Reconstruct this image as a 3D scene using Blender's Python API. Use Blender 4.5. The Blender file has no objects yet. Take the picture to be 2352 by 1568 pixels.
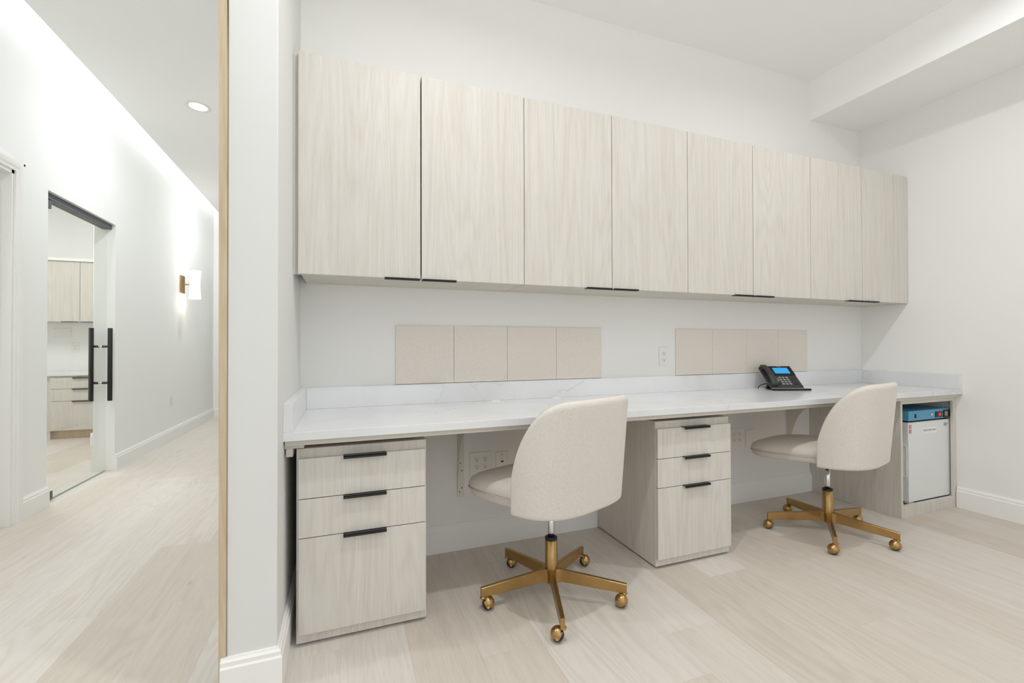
import bpy, bmesh, math, random
from mathutils import Vector, Matrix
from math import sin, cos, pi, radians, atan2
C = bpy.context.collection
S = bpy.context.scene

# ------------------------------------------------------------------ camera
FPX, YAW, PIT, ROL, CH = 1020.28, 0.3584, 0.0085, -0.0026, 1.0627
F = Vector((sin(YAW)*cos(PIT), cos(YAW)*cos(PIT), sin(PIT)))
R0 = Vector((cos(YAW), -sin(YAW), 0)); U0 = R0.cross(F)
cam = bpy.data.cameras.new('camera'); co = bpy.data.objects.new('camera', cam); C.objects.link(co)
cam.sensor_fit = 'HORIZONTAL'; cam.sensor_width = 36.0; cam.lens = FPX/2352*36.0
cam.clip_start = 0.02; cam.clip_end = 60
# x' = c*x - s*y ; y'(down) = s*x + c*y  -> camera axes
c_, s_ = cos(ROL), sin(ROL)
cr = R0*c_ + U0*s_            # image right axis
cu = U0*c_ - R0*s_            # image up axis
m = Matrix((( cr.x, cu.x, -F.x, 0), (cr.y, cu.y, -F.y, 0), (cr.z, cu.z, -F.z, CH), (0, 0, 0, 1)))
co.matrix_world = m
S.camera = co

# ------------------------------------------------------------------ world, exposure, lamps
S.view_settings.view_transform = 'Standard'; S.view_settings.look = 'None'
S.view_settings.exposure = -1.0; S.view_settings.gamma = 1.0
S.view_settings.use_curve_mapping = False
W = bpy.data.worlds.new('world'); S.world = W; W.use_nodes = True
W.node_tree.nodes['Background'].inputs[0].default_value = (0.86, 0.93, 1.0, 1)
W.node_tree.nodes['Background'].inputs[1].default_value = 0.6
try:
    S.cycles.use_denoising = True; S.cycles.use_adaptive_sampling = True; S.cycles.adaptive_threshold = 0.03
    S.cycles.max_bounces = 12; S.cycles.diffuse_bounces = 8; S.cycles.glossy_bounces = 6
    S.cycles.transparent_max_bounces = 12
    S.cycles.sample_clamp_indirect = 6
except Exception: pass

def area(name, loc, rot, power, size, size_y=None, col=(1, 1, 1), shape=None, spread=None):
    l = bpy.data.lights.new(name, 'AREA'); l.energy = power; l.size = size; l.color = col
    l.shape = shape or ('RECTANGLE' if size_y else 'SQUARE')
    if size_y: l.size_y = size_y
    if spread: l.spread = spread
    o = bpy.data.objects.new(name, l); C.objects.link(o); o.location = loc; o.rotation_euler = rot
    return o
WARM = (1.0, 0.93, 0.83); NEUT = (0.985, 0.985, 0.985); FILL_TINT = (0.85, 0.925, 1.0)
# ceiling downlights over the desk and over the open room behind the photographer
for i, (x, y, p) in enumerate(((0.45, 0.94, 28), (2.5, 0.94, 22), (1.5, -1.9, 8))):
    area('downlight_lamp', (x, y, 2.985), (0, 0, 0), p, 0.09, col=NEUT, shape='DISK', spread=radians(165))
# unseen fill added behind the photographer, aimed up to brighten the ceiling
area('added_ceiling_fill', (0.8, -0.7, 1.75), (radians(180), 0, 0), 47, 0.5, col=(.97, .98, 1))
for y in (1.5, 4.234, 6.6):
    area('downlight_lamp', (-1.117, y, 2.985), (0, 0, 0), 23, 0.13, col=(.93, .97, 1), shape='DISK')
# linear lamp in the ceiling slot along the hall wall
area('cove_lamp', (-1.765, 2.6, 3.30), (0, radians(-12), 0), 56, 0.05, 10.2, col=(.95, .98, 1))
# unseen frontal fill lamp added inside the rear wall behind the photographer
area('added_rear_fill', (0.9, -3.25, 1.5), (radians(90), 0, 0), 72, 4.6, 2.5, col=FILL_TINT)
# ceiling lamps of the glazed room off the hall and of the far room
area('downlight_lamp', (-3.0, 5.2, 2.98), (0, 0, 0), 66, 0.9, 0.9, col=(1, 1, 1))
area('downlight_lamp', (-1.3, 9.2, 2.98), (0, 0, 0), 30, 0.5, 0.5, col=(1, 1, 1))

# ------------------------------------------------------------------ materials
def srgb(r, g, b):
    f = lambda v: (v/255/12.92) if v/255 <= .04045 else ((v/255+.055)/1.055)**2.4
    return (f(r), f(g), f(b), 1)
class NT:
    def __init__(s, name):
        s.m = bpy.data.materials.new(name); s.m.use_nodes = True
        s.t = s.m.node_tree; s.N = s.t.nodes; s.L = s.t.links
        s.b = s.N['Principled BSDF']
    def n(s, typ, **kw):
        x = s.N.new(typ)
        for k, v in kw.items():
            if k.startswith('i_'):
                key = k[2:]; key = int(key) if key.isdigit() else key.replace('_', ' ')
                x.inputs[key].default_value = v
            else: setattr(x, k, v)
        return x
    def l(s, a, b): s.L.new(a, b)
    def set(s, **kw):
        for k, v in kw.items(): s.b.inputs[k.replace('_', ' ')].default_value = v
    def coords(s, scale, rnd=True, kind='Object'):
        tc = s.n('ShaderNodeTexCoord'); mp = s.n('ShaderNodeMapping'); mp.inputs['Scale'].default_value = scale
        src = tc.outputs[kind]
        if rnd:
            oi = s.n('ShaderNodeObjectInfo'); mu = s.n('ShaderNodeMath', operation='MULTIPLY'); mu.inputs[1].default_value = 37.0
            s.l(oi.outputs['Random'], mu.inputs[0])
            ad = s.n('ShaderNodeVectorMath', operation='ADD'); cx = s.n('ShaderNodeCombineXYZ')
            s.l(mu.outputs[0], cx.inputs[0]); s.l(mu.outputs[0], cx.inputs[1]); s.l(mu.outputs[0], cx.inputs[2])
            s.l(src, ad.inputs[0]); s.l(cx.outputs[0], ad.inputs[1]); src = ad.outputs[0]
        s.l(src, mp.inputs['Vector']); return mp.outputs[0]
    def noise(s, vec, scale, detail=2, rough=.5, dist=0):
        x = s.n('ShaderNodeTexNoise'); x.inputs['Scale'].default_value = scale; x.inputs['Detail'].default_value = detail
        x.inputs['Roughness'].default_value = rough; x.inputs['Distortion'].default_value = dist
        s.l(vec, x.inputs['Vector']); return x.outputs['Fac']
    def ramp(s, fac, stops):
        x = s.n('ShaderNodeValToRGB'); e = x.color_ramp.elements
        while len(e) < len(stops): e.new(.5)
        for el, (p, c) in zip(e, stops):
            el.position = p; el.color = c if len(c) == 4 else (*c, 1)
        s.l(fac, x.inputs[0]); return x.outputs[0]
    def mix(s, fac, a, b, mode='MIX'):
        x = s.n('ShaderNodeMix', data_type='RGBA', blend_type=mode)
        for sock, v in ((x.inputs[0], fac), (x.inputs[6], a), (x.inputs[7], b)):
            if hasattr(v, 'links'): s.l(v, sock)
            else: sock.default_value = v
        return x.outputs[2]
    def bump(s, h, strength=.2, dist=.001):
        x = s.n('ShaderNodeBump'); x.inputs['Strength'].default_value = strength; x.inputs['Distance'].default_value = dist
        s.l(h, x.inputs['Height']); s.l(x.outputs[0], s.b.inputs['Normal'])

def plain(name, col, rough=.5, metal=0, spec=.5, emit=None, es=1):
    t = NT(name); t.set(Base_Color=col, Roughness=rough, Metallic=metal); t.b.inputs['Specular IOR Level'].default_value = spec
    if emit: t.b.inputs['Emission Color'].default_value = emit; t.b.inputs['Emission Strength'].default_value = es
    return t.m
def paint(name, col, rough=.75, bump=.06):
    t = NT(name); t.set(Roughness=rough); t.b.inputs['Specular IOR Level'].default_value = .25
    v = t.coords((1, 1, 1), rnd=False)
    n = t.noise(v, 3.0, 2); c = t.mix(n, tuple(x*.985 for x in col[:3])+(1,), col); t.l(c, t.b.inputs['Base Color'])
    t.bump(t.noise(v, 420, 3), bump, .0006); return t.m
M = {}
M['wall'] = paint('wall_paint', srgb(239, 238, 235))
M['wall_hall'] = paint('hall_wall_paint', srgb(242, 242, 240))
M['wall_dimmed'] = paint('dimmed_wall_paint', srgb(225, 226, 224))  # same wall paint, darkened in colour to offset strong light on the partition
M['ceil'] = paint('ceiling_paint', srgb(247, 247, 246), .85)
M['trim'] = paint('trim_paint', srgb(243, 242, 239), .42, .02)
M['white'] = plain('white_plastic', srgb(236, 235, 230), .35)
M['offwhite'] = plain('white_powder_coat', srgb(226, 222, 214), .45)
M['black'] = plain('black_metal', srgb(38, 37, 36), .38, .3)
M['screen'] = plain('phone_screen_glow', srgb(40, 150, 215), .3, emit=srgb(60, 176, 226), es=.7)
M['rubber'] = plain('black_rubber', srgb(16, 16, 17), .28)
M['plastic_dark'] = plain('charcoal_plastic', srgb(50, 52, 54), .42)
M['plastic_black'] = plain('gloss_black_plastic', srgb(24, 22, 22), .2)
M['silver'] = plain('silver_plastic', srgb(190, 190, 188), .35, .5)
M['chrome'] = plain('chrome', srgb(225, 226, 228), .12, 1)
M['hole'] = plain('dark_slot', srgb(50, 46, 42), .7)
M['screw'] = plain('screw_metal', srgb(120, 112, 100), .4, .8)
M['dark_in'] = plain('dark_interior', srgb(30, 26, 22), .9)
M['blue'] = plain('blue_enamel', srgb(84, 156, 192), .4)
M['fridge'] = plain('white_enamel', srgb(226, 227, 226), .3)
M['red'] = plain('red_sticker', srgb(186, 62, 58), .5)
M['navy'] = plain('navy_print', srgb(66, 66, 100), .5)
M['ink'] = plain('grey_print', srgb(90, 90, 88), .6)
M['label'] = plain('label_paper', srgb(238, 238, 234), .5)
M['led'] = plain('red_led', srgb(200, 30, 30), .4, emit=srgb(255, 60, 50), es=1.2)
M['lcd'] = plain('grey_lcd', srgb(140, 142, 128), .4)
M['track'] = plain('dark_grey_track', srgb(88, 90, 96), .4, .4)
M['lens'] = plain('lamp_lens', (1, 1, 1, 1), .4, emit=(1, .98, .95, 1), es=9)
M['shade'] = plain('opal_lit_glass', (1, 1, 1, 1), .3, emit=(1, .965, .92, 1), es=1.6)
M['bulb'] = plain('lit_bulb', (1, 1, 1, 1), .3, emit=(1, .93, .82, 1), es=60)

def brass():
    t = NT('brushed_brass'); t.set(Metallic=1, Roughness=.3)
    v = t.coords((1, 1, 1)); n = t.noise(v, 30, 3)
    t.l(t.mix(n, srgb(172, 138, 88), srgb(190, 158, 108)), t.b.inputs['Base Color'])
    r = t.n('ShaderNodeMapRange'); r.inputs[3].default_value = .24; r.inputs[4].default_value = .38
    t.l(n, r.inputs[0]); t.l(r.outputs[0], t.b.inputs['Roughness']); return t.m
M['brass'] = brass()

def laminate(name, lo, mid, hi, ax='Z', contrast=1.0):
    t = NT(name); t.set(Roughness=.48); t.b.inputs['Specular IOR Level'].default_value = .35
    sc = {'Z': (1, 1, .035), 'X': (.035, 1, 1), 'Y': (1, .035, 1)}[ax]
    v = t.coords(sc)
    fine = t.noise(v, 290, 2, .55)
    med = t.noise(v, 46, 2, .5, .4)
    big = t.noise(v, 9, 2, .5, .6)
    # cathedral figure : rings of a slowly warped field
    v2 = t.coords({'Z': (1, 1, .06), 'X': (.06, 1, 1), 'Y': (1, .06, 1)}[ax])
    f = t.noise(v2, 7.5, 1, .35)
    mu = t.n('ShaderNodeMath', operation='MULTIPLY'); mu.inputs[1].default_value = 110; t.l(f, mu.inputs[0])
    sn = t.n('ShaderNodeMath', operation='SINE'); t.l(mu.outputs[0], sn.inputs[0])
    mr = t.n('ShaderNodeMapRange'); mr.inputs[1].default_value = -1; t.l(sn.outputs[0], mr.inputs[0])
    c1 = t.ramp(med, [(.36, lo), (.5, mid), (.64, hi)])
    c2 = t.ramp(fine, [(.38, lo), (.5, mid), (.62, hi)])
    c3 = t.ramp(big, [(.32, mid), (.5, mid), (.72, hi)])
    c4 = t.ramp(mr.outputs[0], [(.0, lo), (.35, mid), (1, hi)])
    c = t.mix(.5, c1, c2); c = t.mix(.3, c, c4); c = t.mix(.25, c, c3)
    t.l(c, t.b.inputs['Base Color']); t.bump(fine, .05, .0004); return t.m
M['lam'] = laminate('pale_wood_laminate', srgb(199, 192, 182), srgb(211, 206, 198), srgb(218, 215, 208))
M['lam_x'] = laminate('pale_wood_laminate_across', srgb(196, 188, 176), srgb(208, 203, 193), srgb(217, 213, 206), 'X')
M['oak'] = laminate('pale_oak_edge', srgb(188, 166, 136), srgb(203, 183, 155), srgb(214, 197, 172))

def floor_mat():
    t = NT('whitewashed_oak_floor'); t.b.inputs['Specular IOR Level'].default_value = .35
    v = t.coords((1, .05, 1)); fine = t.noise(v, 260, 3, .6); med = t.noise(v, 40, 3, .5, .5)
    v2 = t.coords((1, .13, 1)); f = t.noise(v2, 4.2, 2, .45)
    mu = t.n('ShaderNodeMath', operation='MULTIPLY'); mu.inputs[1].default_value = 130; t.l(f, mu.inputs[0])
    sn = t.n('ShaderNodeMath', operation='SINE'); t.l(mu.outputs[0], sn.inputs[0])
    mr = t.n('ShaderNodeMapRange'); mr.inputs[1].default_value = -1; t.l(sn.outputs[0], mr.inputs[0])
    lo, mid, hi = srgb(198, 190, 181), srgb(215, 209, 202), srgb(225, 221, 215)
    c1 = t.ramp(fine, [(.3, lo), (.5, mid), (.7, hi)]); c2 = t.ramp(med, [(.3, lo), (.5, mid), (.68, hi)])
    c3 = t.ramp(mr.outputs[0], [(0, lo), (.3, mid), (1, hi)])
    # figure shows only in patches
    patch = t.noise(t.coords((1, .25, 1)), 3, 1)
    pf = t.n('ShaderNodeMapRange'); pf.inputs[1].default_value = .42; pf.inputs[2].default_value = .62; pf.inputs[4].default_value = .42
    t.l(patch, pf.inputs[0])
    c = t.mix(.45, c1, c2); c = t.mix(pf.outputs[0], c, c3); c = t.mix(.35, c, mid)
    # small darker knots
    vk = t.coords((1, .35, 1)); kn = t.n('ShaderNodeTexVoronoi'); kn.inputs['Scale'].default_value = 4; t.l(vk, kn.inputs['Vector'])
    kr = t.n('ShaderNodeMapRange'); kr.inputs[1].default_value = .015; kr.inputs[2].default_value = .045; kr.inputs[3].default_value = .3; kr.inputs[4].default_value = 0
    t.l(kn.outputs['Distance'], kr.inputs[0]); c = t.mix(kr.outputs[0], c, srgb(160, 140, 118))
    # each plank its own tone
    oi = t.n('ShaderNodeObjectInfo')
    tone = t.ramp(oi.outputs['Random'], [(0, srgb(240, 235, 228)), (.5, srgb(249, 247, 243)), (1, srgb(255, 255, 255))])
    c = t.mix(1.0, c, tone, 'MULTIPLY')
    t.l(c, t.b.inputs['Base Color'])
    r = t.n('ShaderNodeMapRange'); r.inputs[3].default_value = .38; r.inputs[4].default_value = .52; t.l(med, r.inputs[0]); t.l(r.outputs[0], t.b.inputs['Roughness'])
    t.bump(fine, .08, .0005); return t.m
M['floor'] = floor_mat()

def quartz():
    t = NT('white_veined_quartz'); t.set(Roughness=.2)
    v = t.coords((1, 1, 1), rnd=False)
    warp = t.n('ShaderNodeTexNoise'); warp.inputs['Scale'].default_value = 2.3; warp.inputs['Detail'].default_value = 5; t.l(v, warp.inputs['Vector'])
    ad = t.n('ShaderNodeVectorMath', operation='MULTIPLY_ADD'); ad.inputs[1].default_value = (.55, .55, .55)
    t.l(warp.outputs['Color'], ad.inputs[0]); t.l(v, ad.inputs[2])
    vo = t.n('ShaderNodeTexVoronoi', feature='DISTANCE_TO_EDGE'); vo.inputs['Scale'].default_value = 2.6; t.l(ad.outputs[0], vo.inputs['Vector'])
    mr = t.n('ShaderNodeMapRange'); mr.inputs[1].default_value = .0; mr.inputs[2].default_value = .017; mr.inputs[3].default_value = 1; mr.inputs[4].default_value = 0
    t.l(vo.outputs['Distance'], mr.inputs[0])
    msk = t.n('ShaderNodeMapRange'); msk.inputs[1].default_value = .5; msk.inputs[2].default_value = .68; t.l(t.noise(v, 1.7, 2), msk.inputs[0])
    mu = t.n('ShaderNodeMath', operation='MULTIPLY'); t.l(mr.outputs[0], mu.inputs[0]); t.l(msk.outputs[0], mu.inputs[1])
    mu2 = t.n('ShaderNodeMath', operation='MULTIPLY'); mu2.inputs[1].default_value = .34; t.l(mu.outputs[0], mu2.inputs[0])
    cl = t.ramp(t.noise(ad.outputs[0], 2.2, 4), [(.3, srgb(216, 217, 218)), (.6, srgb(228, 229, 230))])
    t.l(t.mix(mu2.outputs[0], cl, srgb(170, 168, 164)), t.b.inputs['Base Color']); return t.m
M['quartz'] = quartz()

def felt():
    t = NT('beige_pressed_felt'); t.set(Roughness=.95); t.b.inputs['Specular IOR Level'].default_value = .1
    v = t.coords((1, 1, 1)); a = t.noise(v, 150, 4, .7); b = t.noise(v, 420, 2, .7)
    c = t.mix(.5, t.ramp(a, [(.35, srgb(222, 213, 203)), (.65, srgb(237, 230, 222))]), t.ramp(b, [(.35, srgb(220, 210, 200)), (.65, srgb(239, 232, 224))]))
    t.l(c, t.b.inputs['Base Color']); t.bump(a, .35, .001); return t.m
M['felt'] = felt()

def fabric():
    t = NT('oatmeal_woven_fabric'); t.set(Roughness=.9); t.b.inputs['Specular IOR Level'].default_value = .15
    t.b.inputs['Sheen Weight'].default_value = .25
    v = t.coords((1, 1, 1))
    w1 = t.noise(t.coords((1, 1, .12)), 900, 1); w2 = t.noise(t.coords((.12, .12, 1)), 900, 1)
    mx = t.n('ShaderNodeMath', operation='MAXIMUM'); t.l(w1, mx.inputs[0]); t.l(w2, mx.inputs[1])
    n = t.noise(v, 260, 3, .7)
    c = t.mix(.5, t.ramp(mx.outputs[0], [(.42, srgb(203, 196, 186)), (.68, srgb(226, 221, 213))]), t.ramp(n, [(.35, srgb(205, 198, 188)), (.62, srgb(226, 221, 213))]))
    t.l(c, t.b.inputs['Base Color']); t.bump(mx.outputs[0], .5, .0012); return t.m
M['fabric'] = fabric()
M['piping'] = plain('fabric_piping', srgb(206, 198, 188), .9, spec=.15)

def glass():
    t = NT('clear_glass_pane'); out = t.N['Material Output']; t.N.remove(t.b)
    tr = t.n('ShaderNodeBsdfTransparent'); tr.inputs[0].default_value = (.965, .98, .972, 1)
    gl = t.n('ShaderNodeBsdfGlossy'); gl.inputs['Roughness'].default_value = 0; gl.inputs[0].default_value = (1, 1, 1, 1)
    fr = t.n('ShaderNodeFresnel'); fr.inputs[0].default_value = 1.45
    mu = t.n('ShaderNodeMath', operation='MULTIPLY'); mu.inputs[1].default_value = .7; t.l(fr.outputs[0], mu.inputs[0])
    ge = t.n('ShaderNodeNewGeometry'); iv = t.n('ShaderNodeMath', operation='SUBTRACT'); iv.inputs[0].default_value = 1; t.l(ge.outputs['Backfacing'], iv.inputs[1])
    m2 = t.n('ShaderNodeMath', operation='MULTIPLY'); t.l(mu.outputs[0], m2.inputs[0]); t.l(iv.outputs[0], m2.inputs[1]); mu = m2   # the pane is thin: reflect at its outer faces only
    mx = t.n('ShaderNodeMixShader'); t.l(mu.outputs[0], mx.inputs[0]); t.l(tr.outputs[0], mx.inputs[1]); t.l(gl.outputs[0], mx.inputs[2])
    t.l(mx.outputs[0], out.inputs[0]); return t.m
M['glass'] = glass()
M['glass_edge'] = plain('green_glass_edge', srgb(150, 172, 162), .2)

# ------------------------------------------------------------------ mesh helpers
class MB:
    def __init__(s): s.b = bmesh.new()
    def box(s, x0, x1, y0, y1, z0, z1, bev=0, seg=1):
        g = bmesh.ops.create_cube(s.b, size=1); vs = g['verts']
        for v in vs:
            v.co = Vector(((x0+x1)/2+v.co.x*(x1-x0), (y0+y1)/2+v.co.y*(y1-y0), (z0+z1)/2+v.co.z*(z1-z0)))
        if bev:
            es = list({e for v in vs for e in v.link_edges})
            bmesh.ops.bevel(s.b, geom=es, offset=bev, segments=seg, affect='EDGES', profile=.5)
        return s
    def prism(s, pts, a0, a1, ax):
        """closed 2D outline pushed along an axis: ax='x' pts=(y,z); 'y' pts=(x,z); 'z' pts=(x,y)"""
        def P(p, a): return {'x': (a, p[0], p[1]), 'y': (p[0], a, p[1]), 'z': (p[0], p[1], a)}[ax]
        A = [s.b.verts.new(P(p, a0)) for p in pts]; B = [s.b.verts.new(P(p, a1)) for p in pts]
        n = len(pts)
        fs = [s.b.faces.new(A), s.b.faces.new(B[::-1])]
        for i in range(n): fs.append(s.b.faces.new((A[i], B[i], B[(i+1) % n], A[(i+1) % n])))
        bmesh.ops.recalc_face_normals(s.b, faces=fs); return s
    def lathe(s, prof, c=(0, 0, 0), seg=32, axis='z', smooth=True):
        """profile (r, h) about an axis through c; r = 0 ends close"""
        rings = []
        def P(r, h, a):
            q = {'z': (r*cos(a), r*sin(a), h), 'x': (h, r*cos(a), r*sin(a)), 'y': (r*cos(a), h, r*sin(a))}[axis]
            return Vector(c)+Vector(q)
        for r, h in prof:
            if r < 1e-6: rings.append([s.b.verts.new(P(0, h, 0))])
            else: rings.append([s.b.verts.new(P(r, h, 2*pi*i/seg)) for i in range(seg)])
        fs = []
        for A, B in zip(rings, rings[1:]):
            for i in range(seg):
                j = (i+1) % seg
                if len(A) == 1 and len(B) == 1: continue
                if len(A) == 1: q = (A[0], B[i], B[j])
                elif len(B) == 1: q = (A[i], B[0], A[j])
                else: q = (A[i], B[i], B[j], A[j])
                fs.append(s.b.faces.new(q))
        bmesh.ops.recalc_face_normals(s.b, faces=fs)
        for f in fs: f.smooth = smooth
        return s
    def cyl(s, c, r, h, seg=24, axis='z', bev=0, smooth=True):
        if bev: p = [(0, 0), (r-bev, 0), (r, bev), (r, h-bev), (r-bev, h), (0, h)]
        else: p = [(0, 0), (r, 0), (r, 0), (r, h), (r, h), (0, h)]
        return s.lathe(p, c, seg, axis, smooth)
    def tube(s, pts, r, seg=8, rf=None, closed=False):
        pts = [Vector(p) for p in pts]; n = len(pts); rings = []; up = Vector((0, 0, 1)); prev = None
        for i, p in enumerate(pts):
            if closed: d = (pts[(i+1) % n]-pts[i-1]).normalized()
            else: d = (pts[min(i+1, n-1)]-pts[max(i-1, 0)]).normalized()
            if prev is None:
                a = d.cross(up)
                if a.length < .01: a = d.cross(Vector((1, 0, 0)))
                a.normalize()
            else:
                a = (prev-d*prev.dot(d)).normalized()
            prev = a; b = d.cross(a)
            rr = rf(i/(n-1)) if rf else r
            rings.append([s.b.verts.new(p+(a*cos(2*pi*k/seg)+b*sin(2*pi*k/seg))*rr) for k in range(seg)])
        fs = []
        for i in range(n if closed else n-1):
            A, B = rings[i], rings[(i+1) % n]
            for k in range(seg): fs.append(s.b.faces.new((A[k], A[(k+1) % seg], B[(k+1) % seg], B[k])))
        if not closed: fs += [s.b.faces.new(rings[0][::-1]), s.b.faces.new(rings[-1])]
        for f in fs: f.smooth = True
        return s
def obj(name, mb, mat, parent=None, loc=None, rot=None, local=False):
    """links ONE mesh object; meshes are built in world coordinates unless local"""
    me = bpy.data.meshes.new(name); b = mb.b
    if parent is not None and not local:
        o0 = parent.get('_o', None)
        if o0 is not None: bmesh.ops.translate(b, verts=b.verts, vec=-Vector(o0))
    b.to_mesh(me); b.free()
    mats = mat if isinstance(mat, (list, tuple)) else [mat]
    for k in mats: me.materials.append(k)
    o = bpy.data.objects.new(name, me); C.objects.link(o)
    if parent is not None: o.parent = parent
    if parent is not None and not local and parent.get('_o', None) is not None: o['_o'] = list(parent['_o'])
    if loc is not None: o.location = loc
    if rot is not None: o.rotation_euler = rot
    return o
def B(*a, **k): return MB().box(*a, **k)
def tag(o, label=None, cat=None, group=None, kind=None):
    if label: o['label'] = label
    if cat: o['category'] = cat
    if group: o['group'] = group
    if kind: o['kind'] = kind
    return o
def thing(name, loc, label, cat, group=None, kind=None, rz=0):
    o = bpy.data.objects.new(name, None); C.objects.link(o); o.location = loc; o.rotation_euler = (0, 0, rz)
    o['_o'] = list(loc); o.empty_display_size = .05
    return tag(o, label, cat, group, kind)
def struct(name, mb, mat, label, cat, parent=None):
    o = obj(name, mb, mat, parent); return tag(o, label, cat, None, 'structure')
def text_mesh(name, body, size, mat, parent, matrix, extrude=.0002, align='CENTER'):
    cu = bpy.data.curves.new(name, 'FONT'); cu.body = body; cu.size = size; cu.align_x = align; cu.align_y = 'CENTER'; cu.extrude = extrude
    cu.resolution_u = 2
    to = bpy.data.objects.new(name+'_tmp', cu); C.objects.link(to)
    dg = bpy.context.evaluated_depsgraph_get(); me = bpy.data.meshes.new_from_object(to.evaluated_get(dg))
    bpy.data.objects.remove(to); me.transform(matrix); me.materials.clear(); me.materials.append(mat)
    o = bpy.data.objects.new(name, me); C.objects.link(o); o.parent = parent; return o
def smooth_by_angle(o, ang=40):
    for p in o.data.polygons: p.use_smooth = True
    try: o.data.set_sharp_from_angle(angle=radians(ang))
    except Exception: pass

# ------------------------------------------------------------------ room numbers (metres)
YB = 2.28                 # back wall of the desk alcove
XL, XR = -0.198, 3.7477   # alcove side walls
XP = -0.333               # hall face of the partition
YP = 1.55                 # end face of the partition
HX, HT = -1.858, 0.147    # hall wall face and its thickness
HC = 2.996                # ceiling
YE = 7.82                 # end wall of the hall
YR = -3.4                 # rear

# floor: slab with planks running in depth, 0.2255 wide
fl = struct('floor', B(-4.7, XR+.1, YR-.1, 10.6, -.08, -.012), M['dark_in'], 'whitewashed oak plank floor running through the alcove and the hall', 'floor')
PW, PL = .2255, 1.83
joints = {8: 1.12, 9: 1.563, 5: 1.338, -5: 2.233, -4: 2.861, -6: 2.503}
random.seed(5)
full = None
def plank(x0, y0, y1):
    global full
    g = .00012
    if abs(y1-y0-PL) < 1e-6:
        if full is None:
            full = obj('plank', B(g, PW-g, g, PL-g, -.012, 0), M['floor'], fl, (x0, y0, 0), local=True); return
        o = full.copy(); C.objects.link(o); o.location = (x0, y0, 0); return
    obj('plank', B(g, PW-g, g, y1-y0-g, -.012, 0), M['floor'], fl, (x0, y0, 0), local=True)
ks = range(-20, 17)
for k in ks:
    x0 = -.016+PW*k
    j = joints.get(k, random.uniform(0, PL))
    if x0+PW < HX-.05: ya, yb = 3.75, 7.3            # glazed room only
    elif x0+PW > XP+.05: ya, yb = YR, YB
    else: ya, yb = YR, 9.6
    y = ya
    t = j - math.ceil((j-ya)/PL)*PL
    while t <= ya+.02: t += PL
    cuts = [ya]
    while t < yb-.02: cuts.append(t); t += PL
    cuts.append(yb)
    xx = x0
    if x0 > XR: continue
    for a, b in zip(cuts, cuts[1:]): plank(xx, a, b)

# walls
struct('wall_back', B(XL-.1, XR+.15, YB, YB+.12, 0, 3.4), M['wall'], 'plain warm white wall behind the desk and the wall cabinets', 'wall')
struct('wall_right', B(XR, XR+.12, YR, YB+.1, 0, 3.4), M['wall'], 'plain warm white wall at the right end of the desk', 'wall')
struct('wall_partition', MB().box(XP, XL, YP, 9.6, 0, 3.4, .003), M['wall_dimmed'], 'white partition wall end standing between the hall and the desk alcove', 'wall')
wl = MB()
wl.box(HX-HT, HX, YR, 2.52, 0, 3.4).box(HX-HT, HX, 2.52, 3.53, 2.12, 3.4)
wl.box(HX-HT, HX, 3.53, 3.85, 0, 3.4).box(HX-HT, HX, 3.85, 4.78, 2.107, 3.4).box(HX-HT, HX, 4.78, YE+.1, 0, 3.4)
struct('wall_left', wl, M['wall_hall'], 'long white hall wall carrying the glass door and the wall lamp', 'wall')
we = MB()
we.box(HX-.1, HX+.085, YE, YE+.13, 0, 3.4).box(HX+.085, -.9, YE, YE+.13, 2.10, 3.4).box(-.9, XP+.05, YE, YE+.13, 0, 3.4)
struct('wall_end', we, M['wall_hall'], 'white end wall of the hall with a second glass door', 'wall')
struct('wall_far', MB().box(-3.4, .3, 10.4, 10.5, 0, 3.1).box(-3.5, -3.4, YE+.1, 10.5, 0, 3.1).box(.3, .4, YE+.1, 10.5, 0, 3.1), M['wall_hall'], 'white walls of the room beyond the far glass door', 'wall')
struct('wall_rear', MB().box(HX-.1, XR+.1, YR-.12, YR, 0, .3).box(HX-.1, XR+.1, YR-.12, YR, 2.8, 3.4).box(HX-.1, -1.4, YR-.12, YR, .3, 2.8).box(3.2, XR+.1, YR-.12, YR, .3, 2.8), M['wall'], 'white wall behind the photographer with a wide opening added for light', 'wall')
wi = thing('added_window', (.9, YR-.06, .3), 'unseen white window frame added in the rear light opening', 'window', kind='structure')  # added window: frame and wall opening put in to go with the rear fill
fm = MB()
for x in (-1.4, .1, 1.6, 3.14): fm.box(x, x+.06, YR-.09, YR-.03, .3, 2.8)
fm.box(-1.4, 3.2, YR-.09, YR-.03, .3, .36).box(-1.4, 3.2, YR-.09, YR-.03, 2.74, 2.8)
obj('frame', fm, M['trim'], wi)

# ceiling (thick slab ending short of the hall wall: lamp slot), lid over the slot
cp = [(XR+.1, YR-.1), (XR+.1, 10.5), (-1.735, 10.5), (-1.72, 7.43), (-1.685, 4.58), (-1.683, 3.26), (-1.68, YR-.1)]
struct('ceiling', MB().prism(cp, HC, HC+.07, 'z'), M['ceil'], 'smooth white ceiling over the alcove and the hall', 'ceiling')
struct('ceiling_slot_lid', MB().box(HX-.15, XR+.1, YR-.1, 10.5, 3.36, 3.42), M['ceil'], 'white lid above the lit ceiling slot along the hall wall', 'ceiling')
struct('ceiling_soffit', B(3.201, XR+.05, YR, YB+.05, 2.711, HC+.02), M['ceil'], 'boxed-down white soffit along the top of the right wall', 'ceiling')

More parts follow.
